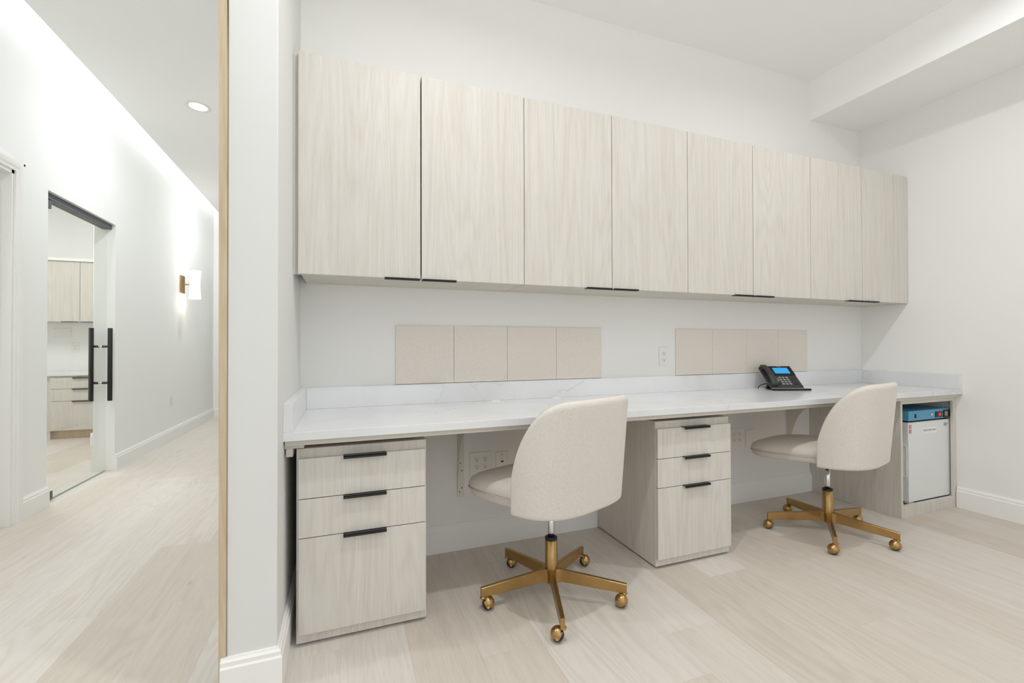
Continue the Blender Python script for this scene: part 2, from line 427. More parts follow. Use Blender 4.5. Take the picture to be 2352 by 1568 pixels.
# baseboards
BBH = .136
def bbprof(t=.016, h=BBH): return [(0, 0), (t, 0), (t, h-.03), (t-.004, h-.024), (t-.004, h-.012), (t-.009, h-.006), (t-.011, h), (0, h)]
def bb_x(mb, x0, x1, yw, sgn, h=BBH): mb.prism([(yw+sgn*a, z) for a, z in bbprof(h=h)], x0, x1, 'x'); return mb
def bb_y(mb, y0, y1, xw, sgn, h=BBH): mb.prism([(xw+sgn*a, z) for a, z in bbprof(h=h)], y0, y1, 'y'); return mb
struct('baseboard_back', bb_x(MB(), XL+.016, 3.171, YB, -1), M['trim'], 'white stepped baseboard along the wall under the desk', 'baseboard')
struct('baseboard_right', bb_y(MB(), YR, 1.706, XR, -1), M['trim'], 'white stepped baseboard along the right wall', 'baseboard')
mb = MB(); pf = bbprof()
rows = [[mb.b.verts.new(p) for p in ((XP-.014, YP-a, z), (XL+a, YP-a, z), (XL+a, YB, z))] for a, z in pf]   # mitred at the corner
fs = [mb.b.faces.new([q[0] for q in rows]), mb.b.faces.new([q[2] for q in rows])]
for A_, B_ in zip(rows, rows[1:]+rows[:1]):
    for q in (0, 1): fs.append(mb.b.faces.new((A_[q], A_[q+1], B_[q+1], B_[q])))
bmesh.ops.recalc_face_normals(mb.b, faces=fs)
struct('baseboard_partition', mb, M['trim'], 'white stepped baseboard wrapping the end of the partition wall', 'baseboard')
mb = bb_y(MB(), 3.582, 3.853, HX, 1)
struct('baseboard_left', mb, M['trim'], 'short white baseboard between the white door and the glass door', 'baseboard')
struct('baseboard_left_far', bb_y(MB(), 4.78, YE, HX, 1), M['trim'], 'long white baseboard under the hall wall lamp', 'baseboard')
struct('baseboard_end', bb_x(MB(), HX+.016, HX+.082, YE, -1), M['trim'], 'short white baseboard at the far corner of the hall', 'baseboard')

# oak edge trim next to the partition end
tr = MB()
def wedge(mb, pts_lo, pts_hi, z0, z1):
    A = [mb.b.verts.new((x, y, z0)) for x, y in pts_lo]; Bv = [mb.b.verts.new((x, y, z1)) for x, y in pts_hi]; n = len(A)
    fs = [mb.b.faces.new(A), mb.b.faces.new(Bv)]+[mb.b.faces.new((A[i], A[(i+1) % n], Bv[(i+1) % n], Bv[i])) for i in range(n)]
    bmesh.ops.recalc_face_normals(mb.b, faces=fs)
lo = [(-.3334, 1.545), (-.3334, 1.64), (-.352, 1.64), (-.352, 1.545)]
mid = [(-.3336, 1.545), (-.3336, 1.64), (-.3556, 1.64), (-.3556, 1.545)]
hi = [(-.3445, 1.545), (-.3445, 1.64), (-.3632, 1.64), (-.3632, 1.545)]
wedge(tr, lo, mid, 0, 1.9); wedge(tr, mid, hi, 1.9, HC)
struct('trim_1', tr, M['oak'], 'narrow pale oak edge board running floor to ceiling beside the white partition end', 'trim')
struct('gap_shade', B(-.352, -.3335, 1.64, 1.66, 0, HC), M['dark_in'], 'dark strip standing for shade in the gap behind the oak edge board', 'trim')  # dark colour stands in for shade inside the gap beside the board

# ------------------------------------------------------------------ wall cabinets
DY, DT = 1.9685, .0205
ZB, ZT = 1.3535, 2.2545
edges = [-.181, .311, .8015, 1.2925, 1.785, 2.273, 2.763, 3.2565, 3.7445]
words = ['leftmost pale wood wall cabinet, next to the partition wall', 'second pale wood wall cabinet from the left, above the felt tiles',
         'third pale wood wall cabinet from the left, above the wall outlet', 'rightmost pale wood wall cabinet, touching the right wall']
def tab_pull(x0, x1, yf, ztop, under=False):
    """thin folded pull; under=True hooks below a door"""
    m_ = MB()
    if under:
        m_.box(x0, x1, yf-.012, yf+.016, ztop-.0062, ztop-.0032, .0006).box(x0, x1, yf-.012, yf-.0095, ztop-.0062, ztop+.002, .0006)
    else:
        m_.box(x0, x1, yf-.019, yf+.014, ztop, ztop+.0028, .0006).box(x0, x1, yf-.019, yf-.0165, ztop-.0075, ztop+.0028, .0006)
    return m_
for c in range(4):
    x0, xm, x1 = edges[2*c], edges[2*c+1], edges[2*c+2]
    r = thing('wall_cabinet', ((x0+x1)/2, DY, ZB), words[c], 'cabinet', 'pale wood wall cabinets above the desk')
    g = .0012
    mb = MB().box(x0+g+(.010 if c == 0 else 0), x0+.028 if c == 0 else x0+.018, DY+DT+.002, YB-.001, ZB+.002, ZT-.001).box(x1-.018, x1-g, DY+DT+.002, YB-.001, ZB+.002, ZT-.001)
    mb.box(x0+.018, x1-.018, YB-.008, YB-.001, ZB+.002, ZT-.001)
    mb.box(x0+.018, x1-.018, DY+DT+.002, YB-.008, ZT-.019, ZT-.001)
    obj('body', mb, M['lam'], r)
    obj('bottom_panel', B(x0+g+(.010 if c == 0 else 0), x1-g, DY+DT+.001, YB-.001, ZB+.0002, ZB+.019), M['lam_x'], r)
    obj('shelf', B(x0+.019, x1-.019, DY+.06, YB-.01, 1.78, 1.798), M['lam_x'], r)
    gap = .0028 if c == 0 else .0018
    for d, (a, b) in enumerate(((x0+.0016, xm-gap), (xm+gap, x1-.0016))):
        dr = obj('door', B(a, b, DY, DY+DT, ZB, ZT, .0008), M['lam'], r)
        hx0, hx1 = (xm-.155, xm-.006) if d == 0 else (xm+.004, xm+.157)
        hd = obj('handle', tab_pull(hx0, hx1, DY, ZB, True), M['black'], dr); hd['label'] = 'black tab pull'
    if c == 0:
        f_ = obj('filler_panel', B(XL, x0+.010, DY+DT+.0015, DY+DT+.018, ZB, ZT), M['lam'], r)

# ------------------------------------------------------------------ felt tiles
tile = None
posw = ['leftmost', 'second', 'third', 'rightmost']
for (xa, row, nm) in ((.2325, 'left', 'above the left half of the desk'), (1.9615, 'right', 'behind the telephone')):
    for i in range(4):
        w_ = .2957
        mb = MB().box(.0006, w_-.0006, -.009, 0, 0, .2935, .0022, 2)
        if tile is None: tile = obj('felt_tile', mb, M['felt']); o = tile
        else:
            mb.b.free(); o = tile.copy(); C.objects.link(o)
        o.location = (xa+i*w_, YB, .870)
        tag(o, '%s beige felt tile of the row of four %s' % (posw[i], nm), 'wall tile', 'felt tiles in the %s row' % row)

# ------------------------------------------------------------------ countertop
ZC, ZU = .768, .7385
ct = thing('countertop', (1.77, 1.98, ZU), 'long white veined quartz desk top with low upstands on three sides', 'countertop')
obj('slab', B(XL, 2.1238, 1.675, YB-.001, ZU, ZC, .0015, 2), M['quartz'], ct)
obj('slab', B(2.1242, XR, 1.675, YB-.001, ZU, ZC, .0015, 2), M['quartz'], ct)
ZS = .867
obj('upstand', B(XL+.0285, XR-.0285, YB-.024, YB-.001, ZC, ZS, .0016, 2), M['quartz'], ct)
obj('upstand', B(XL, XL+.0285, 1.677, YB-.001, ZC, ZS, .0016, 2), M['quartz'], ct)
obj('upstand', B(XR-.0285, XR, 1.677, YB-.001, ZC, ZS, .0016, 2), M['quartz'], ct)
obj('subtop', B(XL+.004, XR-.004, 1.692, YB-.002, .7195, ZU), M['lam_x'], ct)
# grommets
for (x, y, lb) in ((.737, 2.212, 'white round cable cap in the desk top, left of the near chair'), (1.094, 2.222, 'white round cable cap in the desk top, behind the near chair'), (2.625, 2.216, 'white round cable cap in the desk top behind the telephone')):
    tag(obj('cable_grommet', MB().lathe([(0, 0), (.029, 0), (.029, .002), (.026, .0042), (.021, .0045), (.02, .0035), (0, .0035)], (0, 0, 0), 32), M['white'], loc=(x, y, ZC)), lb, 'cable cap', 'white cable caps in the desk top')

# support brackets below the desk
def bracket(x, lb):
    r = thing('support_bracket', (x, YB, .27), lb, 'bracket', 'curved steel brackets under the desk')
    mb = MB().box(x+.003, x+.036, YB-.004, YB-.0005, .272, .7185, .0008)
    o = obj('mounting_plate', mb, M['offwhite'], r)
    for dx, z in ((.012, .447), (.021, .407), (.021, .318), (.009, .298), (.021, .66)):
        obj('screw', MB().cyl((x+.003+dx, YB-.0055, z), .0034, .0015, 10, 'y'), M['screw'], o)
    pts = [(YB-.0005, .272), (YB-.004, .272), (YB-.014, .34), (YB-.026, .40), (YB-.048, .474), (YB-.070, .53), (YB-.090, .57), (YB-.118, .605), (YB-.16, .635), (YB-.22, .662), (YB-.32, .69), (YB-.46, .706), (YB-.46, .7185), (YB-.0005, .7185)]
    obj('gusset', MB().prism(pts, x, x+.003, 'x'), M['offwhite'], r)
    obj('arm_flange', B(x+.003, x+.036, YB-.46, YB-.004, .7155, .7185), M['offwhite'], r)
bracket(.546, 'white steel desk bracket on the wall left of the near chair')
bracket(2.938, 'white steel desk bracket on the wall behind the far chair')
r = thing('wall_cleat', (XL, 1.72, .68), 'pale cleat holding up the left end of the desk at the partition', 'bracket')
obj('top_flange', B(XL+.001, XL+.062, 1.712, 2.2, .706, .7193, .001), M['lam_x'], r)
obj('side_flange', B(XL+.005, XL+.026, 1.712, 2.2, .678, .706, .001), M['lam_x'], r)

# ------------------------------------------------------------------ file pedestals
def pedestal(xa, xb, fa, fb, hx0, hx1, lb, zt=.697):
    r = thing('file_cabinet', ((xa+xb)/2, 2.0, 0), lb, 'cabinet', 'pale wood file pedestals under the desk')
    yf, yb = 1.745, 2.262
    mb = MB().box(xa, xb, yf, yb, .008, zt, .001)
    obj('body', mb, M['lam'], r)
    for x, y in ((xa+.05, yf+.05), (xb-.05, yf+.05), (xa+.05, yb-.05), (xb-.05, yb-.05)):
        obj('glide', MB().cyl((x, y, 0), .02, .009, 16), M['rubber'], r)
    zs = [(.5235, .664), (.3855, .5205), (.046, .3825)]
    for z0, z1 in zs:
        d = obj('drawer', B(fa, fb, yf-.0185, yf-.0005, z0, z1, .0008), M['lam'], r)
        h = obj('handle', tab_pull(hx0, hx1, yf-.0185, z1-.0006), M['black'], d); h['label'] = 'black tab pull'
    return r
pedestal(-.163, .2945, -.155, .2885, -.007, .143, 'near three-drawer pale wood file pedestal beside the partition wall')
pedestal(1.379, 1.835, 1.380, 1.8305, 1.527, 1.683, 'middle three-drawer pale wood file pedestal standing between the two chairs')

# ------------------------------------------------------------------ open cabinet with refrigerator
oc = thing('open_cabinet', (3.458, 2.0, 0), 'open pale wood cabinet housing the small refrigerator at the right end', 'cabinet')
obj('side_panel', B(3.171, 3.189, 1.710, YB-.002, 0, .7185, .0008), M['lam'], oc)
obj('side_panel', B(3.7315, XR-.001, 1.710, YB-.002, 0, .7185), M['lam'], oc)
obj('face_stile', B(3.7125, 3.7314, 1.710, 1.724, .073, .694, .0006), M['lam'], oc)
obj('top_rail', B(3.1892, 3.7314, 1.710, 1.728, .6943, .7185, .0006), M['lam_x'], oc)
obj('plinth', B(3.1892, 3.7314, 1.710, 1.728, 0, .0725, .0006), M['lam'], oc)
obj('bottom_panel', B(3.1892, 3.7314, 1.728, YB-.003, .035, .053), M['lam_x'], oc)
obj('back_panel', B(3.1892, 3.7314, YB-.009, YB-.003, .053, .7185), M['lam'], oc)

fr = thing('refrigerator', (3.51, 1.96, .053), 'small white medicine refrigerator with a blue control top inside the open cabinet', 'refrigerator')
fx0, fx1, fy = 3.292, 3.7285, 1.7335
obj('body', B(fx0+.002, fx1-.002, fy+.052, 2.235, .072, .583, .003), M['fridge'], fr)
dr = obj('door', B(fx0, fx1, fy, fy+.047, .0745, .5715, .004, 2), M['fridge'], fr)
gr = MB()
ga, gb, za, zb_ = fy+.010, fy+.036, .228, .430
gr.box(fx0-.004, fx0+.001, ga, ga+.0035, za+.008, zb_-.008, .001).box(fx0-.004, fx0+.001, gb-.0035, gb, za+.008, zb_-.008, .001)
gr.box(fx0-.004, fx0+.001, ga+.003, gb-.003, za, za+.006, .001).box(fx0-.004, fx0+.001, ga+.003, gb-.003, zb_-.006, zb_, .001)
hd = obj('handle', gr, M['white'], dr)
tp = obj('control_top', B(fx0, fx1, fy-.001, 2.235, .5815, .643, .002), M['blue'], fr)
obj('gap_strip', B(fx0+.01, fx1-.01, fy+.012, 2.2, .5715, .5815), M['dark_in'], fr)
obj('hinge', B(fx0+.004, fx0+.05, fy+.004, fy+.03, .0655, .0735, .001), M['white'], fr)
for x in (fx0+.04, fx1-.04):
    for y in (fy+.09, 2.19): obj('foot', MB().cyl((x, y, .053), .014, .02, 14), M['rubber'], fr)
yf = fy-.001
sw = obj('switch', B(3.353, 3.3655, yf-.004, yf, .598, .622, .001), M['black'], tp); sw['label'] = 'black rocker switch'
k = obj('key_lock', MB().lathe([(0, -.004), (.006, -.004), (.0095, -.001), (.0095, .001), (0, .001)], (3.533, yf, .611), 20, 'y'), M['chrome'], tp); k['label'] = 'silver key lock'
dp = MB().box(3.567, 3.638, yf-.004, yf+.001, .590, .6265, .001); obj('display', dp, M['black'], tp)['label'] = 'black display window with red glowing digits'
d2 = MB().box(3.597, 3.602, yf-.0045, yf-.0039, .598, .618).box(3.606, 3.611, yf-.0045, yf-.0039, .598, .618)
d2.box(3.602, 3.622, yf-.0045, yf-.0039, .6145, .618).box(3.617, 3.622, yf-.0045, yf-.0039, .598, .618).box(3.602, 3.622, yf-.0045, yf-.0039, .6065, .610)
obj('digits', d2, M['led'], tp)['label'] = 'glowing red digits'
cc = MB().box(3.652, 3.7165, yf-.005, yf+.001, .585, .634, .001); obj('controller', cc, M['black'], tp)['label'] = 'black controller with a grey display'
obj('controller_display', B(3.662, 3.692, yf-.0055, yf-.0049, .596, .624), M['lcd'], tp)
def vertical(x, y, z): return Matrix.Translation((x-fr['_o'][0], y-fr['_o'][1], z-fr['_o'][2])) @ Matrix.Rotation(radians(90), 4, 'X')
lb = obj('label_strip', B(3.437, 3.582, fy-.0006, fy+.0001, .494, .529), M['label'], dr)
t_ = text_mesh('lettering', 'MEDICATION ONLY', .0148, M['ink'], dr, vertical(3.509, fy-.0009, .5135))
st = MB().box(fx0+.004, fx0+.028, fy-.0006, fy+.0001, .5345, .558).box(fx0+.004, fx0+.028, fy-.0006, fy+.0001, .5035, .528)
obj('sticker', st, M['red'], dr)['label'] = 'two square red stickers'
ln = MB()
for z in (.554, .549, .544, .539, .523, .518, .513, .508): ln.box(fx0+.008, fx0+.025, fy-.0008, fy-.0006, z-.0008, z+.0008)
obj('sticker_lines', ln, M['label'], dr)
text_mesh('logo', 'IQ', .028, M['navy'], dr, vertical(3.676, fy-.0009, .5395))
obj('logo_bar', B(3.696, 3.706, fy-.0008, fy-.0002, .5415, .5435), M['navy'], dr)

# ------------------------------------------------------------------ outlets
def sockets(mb_plate, holes, cx, cz, yw):
    pass
def outlet_plate(name, cx, cz, w, h, lb, gang=1, duplex=True, jack=False, axis='y', wall=YB, group='white wall plates'):
    """axis 'y': plate on a wall facing -y at y=wall ; axis 'x': plate on wall facing +x at x=wall (cx is then y)"""
    r = thing(name, (cx, wall, cz) if axis == 'y' else (wall, cx, cz), lb, 'outlet', group)
    def bx(mb, a0, a1, d0, d1, z0, z1, bev=0):
        if axis == 'y': mb.box(cx+a0, cx+a1, wall-d1, wall-d0, cz+z0, cz+z1, bev)
        else: mb.box(wall+d0, wall+d1, cx-a1, cx-a0, cz+z0, cz+z1, bev)
        return mb
    obj('plate', bx(MB(), -w/2, w/2, 0, .006, -h/2, h/2, .0018), M['white'], r)
    for g_ in range(gang):
        ox = (g_-(gang-1)/2)*.046
        if duplex:
            for dz in (.0195, -.0195):
                f = MB(); oc_ = []
                for q in range(20):
                    a = 2*pi*q/20; xx = max(-.0145, min(.0145, .0172*cos(a))); zz = .0172*sin(a)*.82
                    oc_.append((xx, zz))
                if axis == 'y': f.prism([(cx+ox+a, cz+dz+b) for a, b in oc_], wall-.0078, wall-.005, 'y')
                else: f.prism([(cx-ox-a, cz+dz+b) for a, b in oc_], wall+.005, wall+.0078, 'x')
                so = obj('socket', f, M['white'], r)
                hb = MB(); bx(hb, ox-.0072, ox-.0052, .0078, .0082, dz-.001, dz+.008); bx(hb, ox+.0052, ox+.0072, .0078, .0082, dz-.000, dz+.0072)
                bx(hb, ox-.0026, ox+.0026, .0078, .0082, dz-.0095, dz-.0045)
                obj('slots', hb, M['hole'], so)
            sb = MB()
            if axis == 'y': sb.cyl((cx+ox, wall-.0068, cz), .0018, .001, 10, 'y')
            else: sb.cyl((wall+.006, cx-ox, cz), .0022, .001, 10, 'x')
            obj('screw', sb, M['offwhite'], r)
    if jack:
        obj('jack', bx(MB(), -.0095, .0095, .006, .0085, -.002, .018, .0006), M['white'], r)
        obj('jack_opening', bx(MB(), -.0062, .0062, .0085, .0088, .0005, .009), M['hole'], r)
        sb = MB().cyl((cx, wall-.0068, cz+.042), .0022, .001, 10, 'y'); obj('screw', sb, M['screw'], r)
    return r
outlet_plate('wall_outlet', 1.868, .990, .069, .117, 'white duplex wall outlet above the desk between the felt rows')
outlet_plate('wall_outlet', .674, .438, .122, .118, 'white four-socket wall outlet under the desk beside the near bracket', gang=2)
outlet_plate('data_jack_plate', .7925, .431, .07, .115, 'white wall plate with one data jack behind the near chair seat', duplex=False, jack=True)
outlet_plate('wall_outlet', 2.466, .442, .118, .117, 'white four-socket wall outlet under the desk beside the middle pedestal', gang=2)
outlet_plate('blank_wall_plate', 2.584, .424, .070, .115, 'blank white wall plate left of the far chair seat', duplex=False)
outlet_plate('wall_outlet', 6.09, .44, .072, .118, 'white outlet low on the hall wall below the wall lamp', axis='x', wall=HX)

# ------------------------------------------------------------------ task chairs
def shell_grid(nt=121, nz=37):
    A, Bk, off, n, T = .272, .252, -.004, 2.984, 1.511
    fa, fb, z1, z2, zb, kb, qq, rr = .011, .039, .482, .860, .424, -.010, 3.868, 2.042
    g = []
    for i in range(nt):
        u = -1+2*i/(nt-1)
        t = math.copysign(1-(1-abs(u))**1.45, u)*.55+u*.45
        a = t*T; zt = z1+(z2-z1)*max(0, 1-abs(t)**qq)**(1/rr); z0 = zb+kb*t*t
        sn, cs = sin(a), cos(a); col = []
        for k in range(nz):
            w = k/(nz-1); w = .5-.5*cos(pi*w); w = w*.75+.25*k/(nz-1); z = z0+(zt-z0)*w; s = (z-zb)/(z2-zb)
            side = (A+fa*s)*math.copysign(abs(sn)**(2/n), sn)
            fore = off-(Bk+fb*s)*abs(cs)**(2/n)
            col.append(Vector((side, fore, z)))
        g.append(col)
    return g
def make_chair(loc, phi, label, star, swiv):
    r = thing('task_chair', loc, label, 'chair', 'upholstered brass-based task chairs', rz=phi-pi/2)
    # --- backrest shell
    g = shell_grid(); nt, nz = len(g), len(g[0]); TH = .040
    Nn = [[None]*nz for _ in range(nt)]
    for a in range(nt):
        for k in range(nz):
            du = g[min(a+1, nt-1)][k]-g[max(a-1, 0)][k]; dv = g[a][min(k+1, nz-1)]-g[a][max(k-1, 0)]
            n_ = du.cross(dv); n_.normalize()
            c0 = Vector((g[a][k].x, g[a][k].y, 0))
            if n_.dot(c0) < 0: n_ = -n_
            Nn[a][k] = n_
    arc = [0]
    for a in range(1, nt): arc.append(arc[-1]+(g[a][nz//3]-g[a-1][nz//3]).length)
    out, inn = [], []
    for a in range(nt):
        co_, ci_ = [], []; hgt = g[a][-1].z-g[a][0].z; side_d = min(arc[a], arc[-1]-arc[a])
        for k in range(nz):
            p = g[a][k]; e_top = g[a][-1].z-p.z; e_bot = (p.z-g[a][0].z)*1.6
            e = max(0, min(e_top, e_bot, side_d)); q = min(1, e/.021)
            t_h = TH*math.sqrt(max(0, 1-(1-q)**2))
            sh_ = Nn[a][k]*TH/2
            mid_ = p-sh_
            co_.append(mid_+Nn[a][k]*t_h/2); ci_.append(mid_-Nn[a][k]*t_h/2)
        out.append(co_); inn.append(ci_)
    mb = MB()
    VO = [[mb.b.verts.new(p) for p in c] for c in out]; VI = [[mb.b.verts.new(p) for p in c] for c in inn]
    for a in range(nt-1):
        for k in range(nz-1):
            mb.b.faces.new((VO[a][k], VO[a+1][k], VO[a+1][k+1], VO[a][k+1])); mb.b.faces.new((VI[a][k], VI[a][k+1], VI[a+1][k+1], VI[a+1][k]))
    bmesh.ops.remove_doubles(mb.b, verts=mb.b.verts, dist=1e-5)
    bmesh.ops.recalc_face_normals(mb.b, faces=mb.b.faces)
    for f in mb.b.faces: f.smooth = True
    sh = obj('backrest', mb, M['fabric'], r, local=True)
    # --- seam piping along the outer rim
    rim = [c[0] for c in g[::2]][:0]
    pp = []
    m0 = [(0, k) for k in range(2, nz-2)]+[(a, nz-1) for a in range(1, nt-1)]+[(nt-1, k) for k in range(nz-3, 1, -1)]
    for a, k in m0:
        p = (out[a][k]+inn[a][k])/2
        if not pp or (p-pp[-1]).length > .003: pp.append(p)
    pi_ = obj('piping', MB().tube(pp, .0017, 6), M['piping'], sh, local=True)
    # --- seat cushion
    mb = MB(); rings = []; N = 56
    prof = [(.30, .4145), (.86, .4147), (.94, .4165), (.968, .423), (.980, .432), (.988, .443), (.992, .4475), (.985, .4505), (.992, .4535), (1.0, .459), (.993, .472), (.965, .485), (.90, .496), (.75, .506), (.5, .513), (.25, .516)]
    def plan(q, sc):
        a = 2*pi*q/N; c0, s0 = cos(a), sin(a); n = 4.6
        x = .243*math.copysign(abs(c0)**(2/n), c0); y = .300*math.copysign(abs(s0)**(2/n), s0)
        if y > 0: x *= 1-.05*(y/.300)**2
        if y < 0: x *= 1-.06*(y/.292)**2
        return x*sc, y*sc+.060
    tz = lambda y: .012-.030*(y+.05)/.38
    for sc, z in prof: rings.append([mb.b.verts.new((*plan(q, sc), z+tz(plan(q, sc)[1]))) for q in range(N)])
    fs = []
    for A_, B_ in zip(rings, rings[1:]):
        for q in range(N): fs.append(mb.b.faces.new((A_[q], A_[(q+1) % N], B_[(q+1) % N], B_[q])))
    fs.append(mb.b.faces.new(rings[0][::-1])); fs.append(mb.b.faces.new(rings[-1]))
    for f in fs: f.smooth = True
    se = obj('seat', mb, M['fabric'], r, local=True)
    pth = [(*plan(q, 1.0), .4505+tz(plan(q, 1.0)[1])) for q in range(N)]
    obj('piping', MB().tube(pth, .0026, 6, closed=True), M['piping'], se, local=True)
    obj('seat_plate', MB().box(-.07, .07, -.07, .07, .408, .424, .003), M['black'], r, local=True)
    # --- column
    obj('gas_lift', MB().lathe([(0, .2), (.0135, .2), (.0135, .385), (0, .385)], seg=24), M['chrome'], r, local=True)
    obj('collar', MB().lathe([(.014, .235), (.0255, .235), (.0262, .2375), (.0262, .246), (.0235, .2475), (.014, .2465)], seg=32), M['rubber'], r, local=True)
    obj('column', MB().lathe([(0, .058), (.020, .058), (.024, .066), (.026, .08), (.0262, .112), (.0262, .2352), (.0245, .2358), (0, .2358)], seg=36), M['brass'], r, local=True)
    # --- five legs, each with its caster
    for i in range(5):
        ang = star+i*2*pi/5-(phi-pi/2)
        mb = MB(); secs = []
        for (x, w, zb_, zt) in ((.006, .020, .060, .1165), (.024, .0185, .060, .1165), (.034, .0135, .062, .1155), (.046, .0105, .0635, .1145), (.07, .0092, .0625, .1125), (.20, .0088, .0555, .1005), (.30, .0085, .051, .0905), (.312, .0082, .0505, .089)):
            e = .0022
            secs.append([(x, -w, zb_+e), (x, -w+e, zb_), (x, w-e, zb_), (x, w, zb_+e), (x, w, zt-e), (x, w-e, zt), (x, -w+e, zt), (x, -w, zt-e)])
        VV = [[mb.b.verts.new(p) for p in s] for s in secs]
        fs = [mb.b.faces.new(VV[0]), mb.b.faces.new(VV[-1][::-1])]
        for A_, B_ in zip(VV, VV[1:]):
            for q in range(8): fs.append(mb.b.faces.new((A_[q], A_[(q+1) % 8], B_[(q+1) % 8], B_[q])))
        bmesh.ops.recalc_face_normals(mb.b, faces=fs)
        lg = obj('leg', mb, M['brass'], r, rot=(0, 0, ang), local=True)
        smooth_by_angle(lg, 35)
        sw = swiv[i]-star-i*2*pi/5          # swivel of the caster, local to the leg
        # hood: part of a sphere open towards the wheel front
        mb = MB(); bmesh.ops.create_uvsphere(mb.b, u_segments=84, v_segments=60, radius=.0264)
        kill = []
        for f in mb.b.faces:
            f.smooth = True
            p = f.calc_center_median()
            if not (p.x*.74+p.z*.67 > .003 or (abs(p.y) > .014 and -.0135 < p.z < .016 and abs(p.x-.001) < .0035+(p.z+.0135)*.62)): kill.append(f)
        bmesh.ops.delete(mb.b, geom=kill, context='FACES')
        bmesh.ops.translate(mb.b, verts=mb.b.verts, vec=(.0165, 0, .0262))
        for sy in (-1, 1):
            mb.cyl((.0175, sy*.0250-(.0016 if sy < 0 else 0), .0215), .0045, .0016, 14, 'y')
        mb.lathe([(0, .0475), (.0105, .0475), (.0128, .049), (.0132, .052), (.0115, .0545), (.0075, .056), (.0075, .062), (0, .062)], (-.003, 0, -.003), 20)
        hd_ = obj('caster_hood', mb, M['brass'], lg, loc=(.300, 0, 0), rot=(0, 0, sw), local=True)
        mb = MB(); bmesh.ops.create_uvsphere(mb.b, u_segments=28, v_segments=20, radius=.0235)
        for f in mb.b.faces: f.smooth = True
        bmesh.ops.translate(mb.b, verts=mb.b.verts, vec=(.0165, 0, .0235))
        obj('caster_wheel', mb, M['rubber'], lg, loc=(.300, 0, 0), rot=(0, 0, sw), local=True)
    return r
D = radians
ch1 = make_chair((.822, 1.725, 0), 1.937, 'oatmeal upholstered task chair on a brass base at the near left of the desk', pi, [D(-15), D(150), D(200), D(-30), D(-25)])
ch2 = make_chair((2.5625, 1.741, 0), 1.827, 'oatmeal upholstered task chair on a brass base at the far end by the refrigerator', D(148), [D(190), D(185), D(180), D(190), D(185)])

# ------------------------------------------------------------------ telephone (stands on the desk)
ph = thing('desk_phone', (2.565, 2.088, ZC), 'black desk telephone with a lit blue screen on the far part of the desk', 'telephone', rz=-YAW)
SL = radians(40)
def tilt(mb, oy=.006, oz=.018):
    bmesh.ops.rotate(mb.b, verts=mb.b.verts, cent=(0, 0, 0), matrix=Matrix.Rotation(SL, 3, 'X'))
    bmesh.ops.translate(mb.b, verts=mb.b.verts, vec=(0, oy, oz)); return mb
L_ = .195
bd = obj('body', tilt(MB().box(0, .208, 0, .112, -.014, .004, .003, 2)), M['plastic_dark'], ph, local=True)
sb_ = obj('screen_panel', tilt(MB().box(.050, .206, .106, L_, -.012, .009, .003, 2)), M['plastic_black'], ph, local=True)
obj('back_panel', tilt(MB().box(0, .052, .110, L_, -.014, .002, .003)), M['plastic_dark'], ph, local=True)
obj('display', tilt(MB().box(.078, .178, .122, .176, .009, .0096)), M['screen'], sb_, local=True)['label'] = 'lit light-blue display'
tm = Matrix.Translation((0, .006, .018)) @ Matrix.Rotation(SL, 4, 'X')
text_mesh('lettering', 'Yealink', .0105, M['silver'], sb_, tm @ Matrix.Translation((.128, .186, .0094)))
for rr_ in range(4):
    for cc_ in range(3):
        obj('key', tilt(MB().box(.082+cc_*.0235, .082+cc_*.0235+.016, .024+rr_*.0195, .024+rr_*.0195+.0105, .004, .0062, .001)), M['silver'], bd, local=True)
sk = []
for rr_ in range(3):
    for cc_ in range(2):
        obj('key', tilt(MB().box(.158+cc_*.02, .158+cc_*.02+.012, .043+rr_*.0195, .043+rr_*.0195+.009, .004, .006, .001)), M['plastic_black'], bd, local=True)
        obj('key_mark', tilt(MB().box(.1625+cc_*.02, .1625+cc_*.02+.003, .046+rr_*.0195, .046+rr_*.0195+.003, .006, .0062)), M['silver'], bd, local=True)
obj('key', tilt(MB().box(.158, .188, .023, .032, .004, .006, .001)), M['plastic_black'], bd, local=True)
obj('key', tilt(MB().box(.058, .072, .023, .032, .004, .006, .001)), M['plastic_black'], bd, local=True)
obj('edge_strip', MB().box(0.0, .208, -.006, .006, .012, .0165, .001), M['silver'], ph, local=True)
obj('skirt', MB().box(.002, .206, -.004, .02, .004, .012, .001), M['plastic_dark'], ph, local=True)
# navigation ring of silver on the face
obj('nav_ring', tilt(MB().lathe([(.008, .004), (.013, .004), (.013, .006), (.008, .006)], (.064, .066, 0), 20)), M['silver'], bd, local=True)
# handset with two caps and an arched grip
hs = []
for i in range(15):
    u = i/14; y = .004+u*.186; z = .020+.018*sin(pi*u)
    hs.append((y, z))
mb = MB(); rings = []
for i, (y, z) in enumerate(hs):
    u = i/14; w = .0225-.004*sin(pi*u); t_h = .010 if .2 < u < .8 else .018
    if u < .2: t_h = .020-.05*abs(u-.1)
    if u > .8: t_h = .020-.05*abs(u-.9)
    cx_ = .022; sec = []
    for q in range(14):
        a = 2*pi*q/14
        sec.append((cx_+w*math.copysign(abs(cos(a))**.7, cos(a)), y, z-t_h*.3+t_h*math.copysign(abs(sin(a))**.7, sin(a))*.7))
    rings.append([mb.b.verts.new(p) for p in sec])
fs = [mb.b.faces.new(rings[0]), mb.b.faces.new(rings[-1][::-1])]
for A_, B_ in zip(rings, rings[1:]):
    for q in range(14): fs.append(mb.b.faces.new((A_[q], A_[(q+1) % 14], B_[(q+1) % 14], B_[q])))
bmesh.ops.recalc_face_normals(mb.b, faces=fs)
for f in fs: f.smooth = True
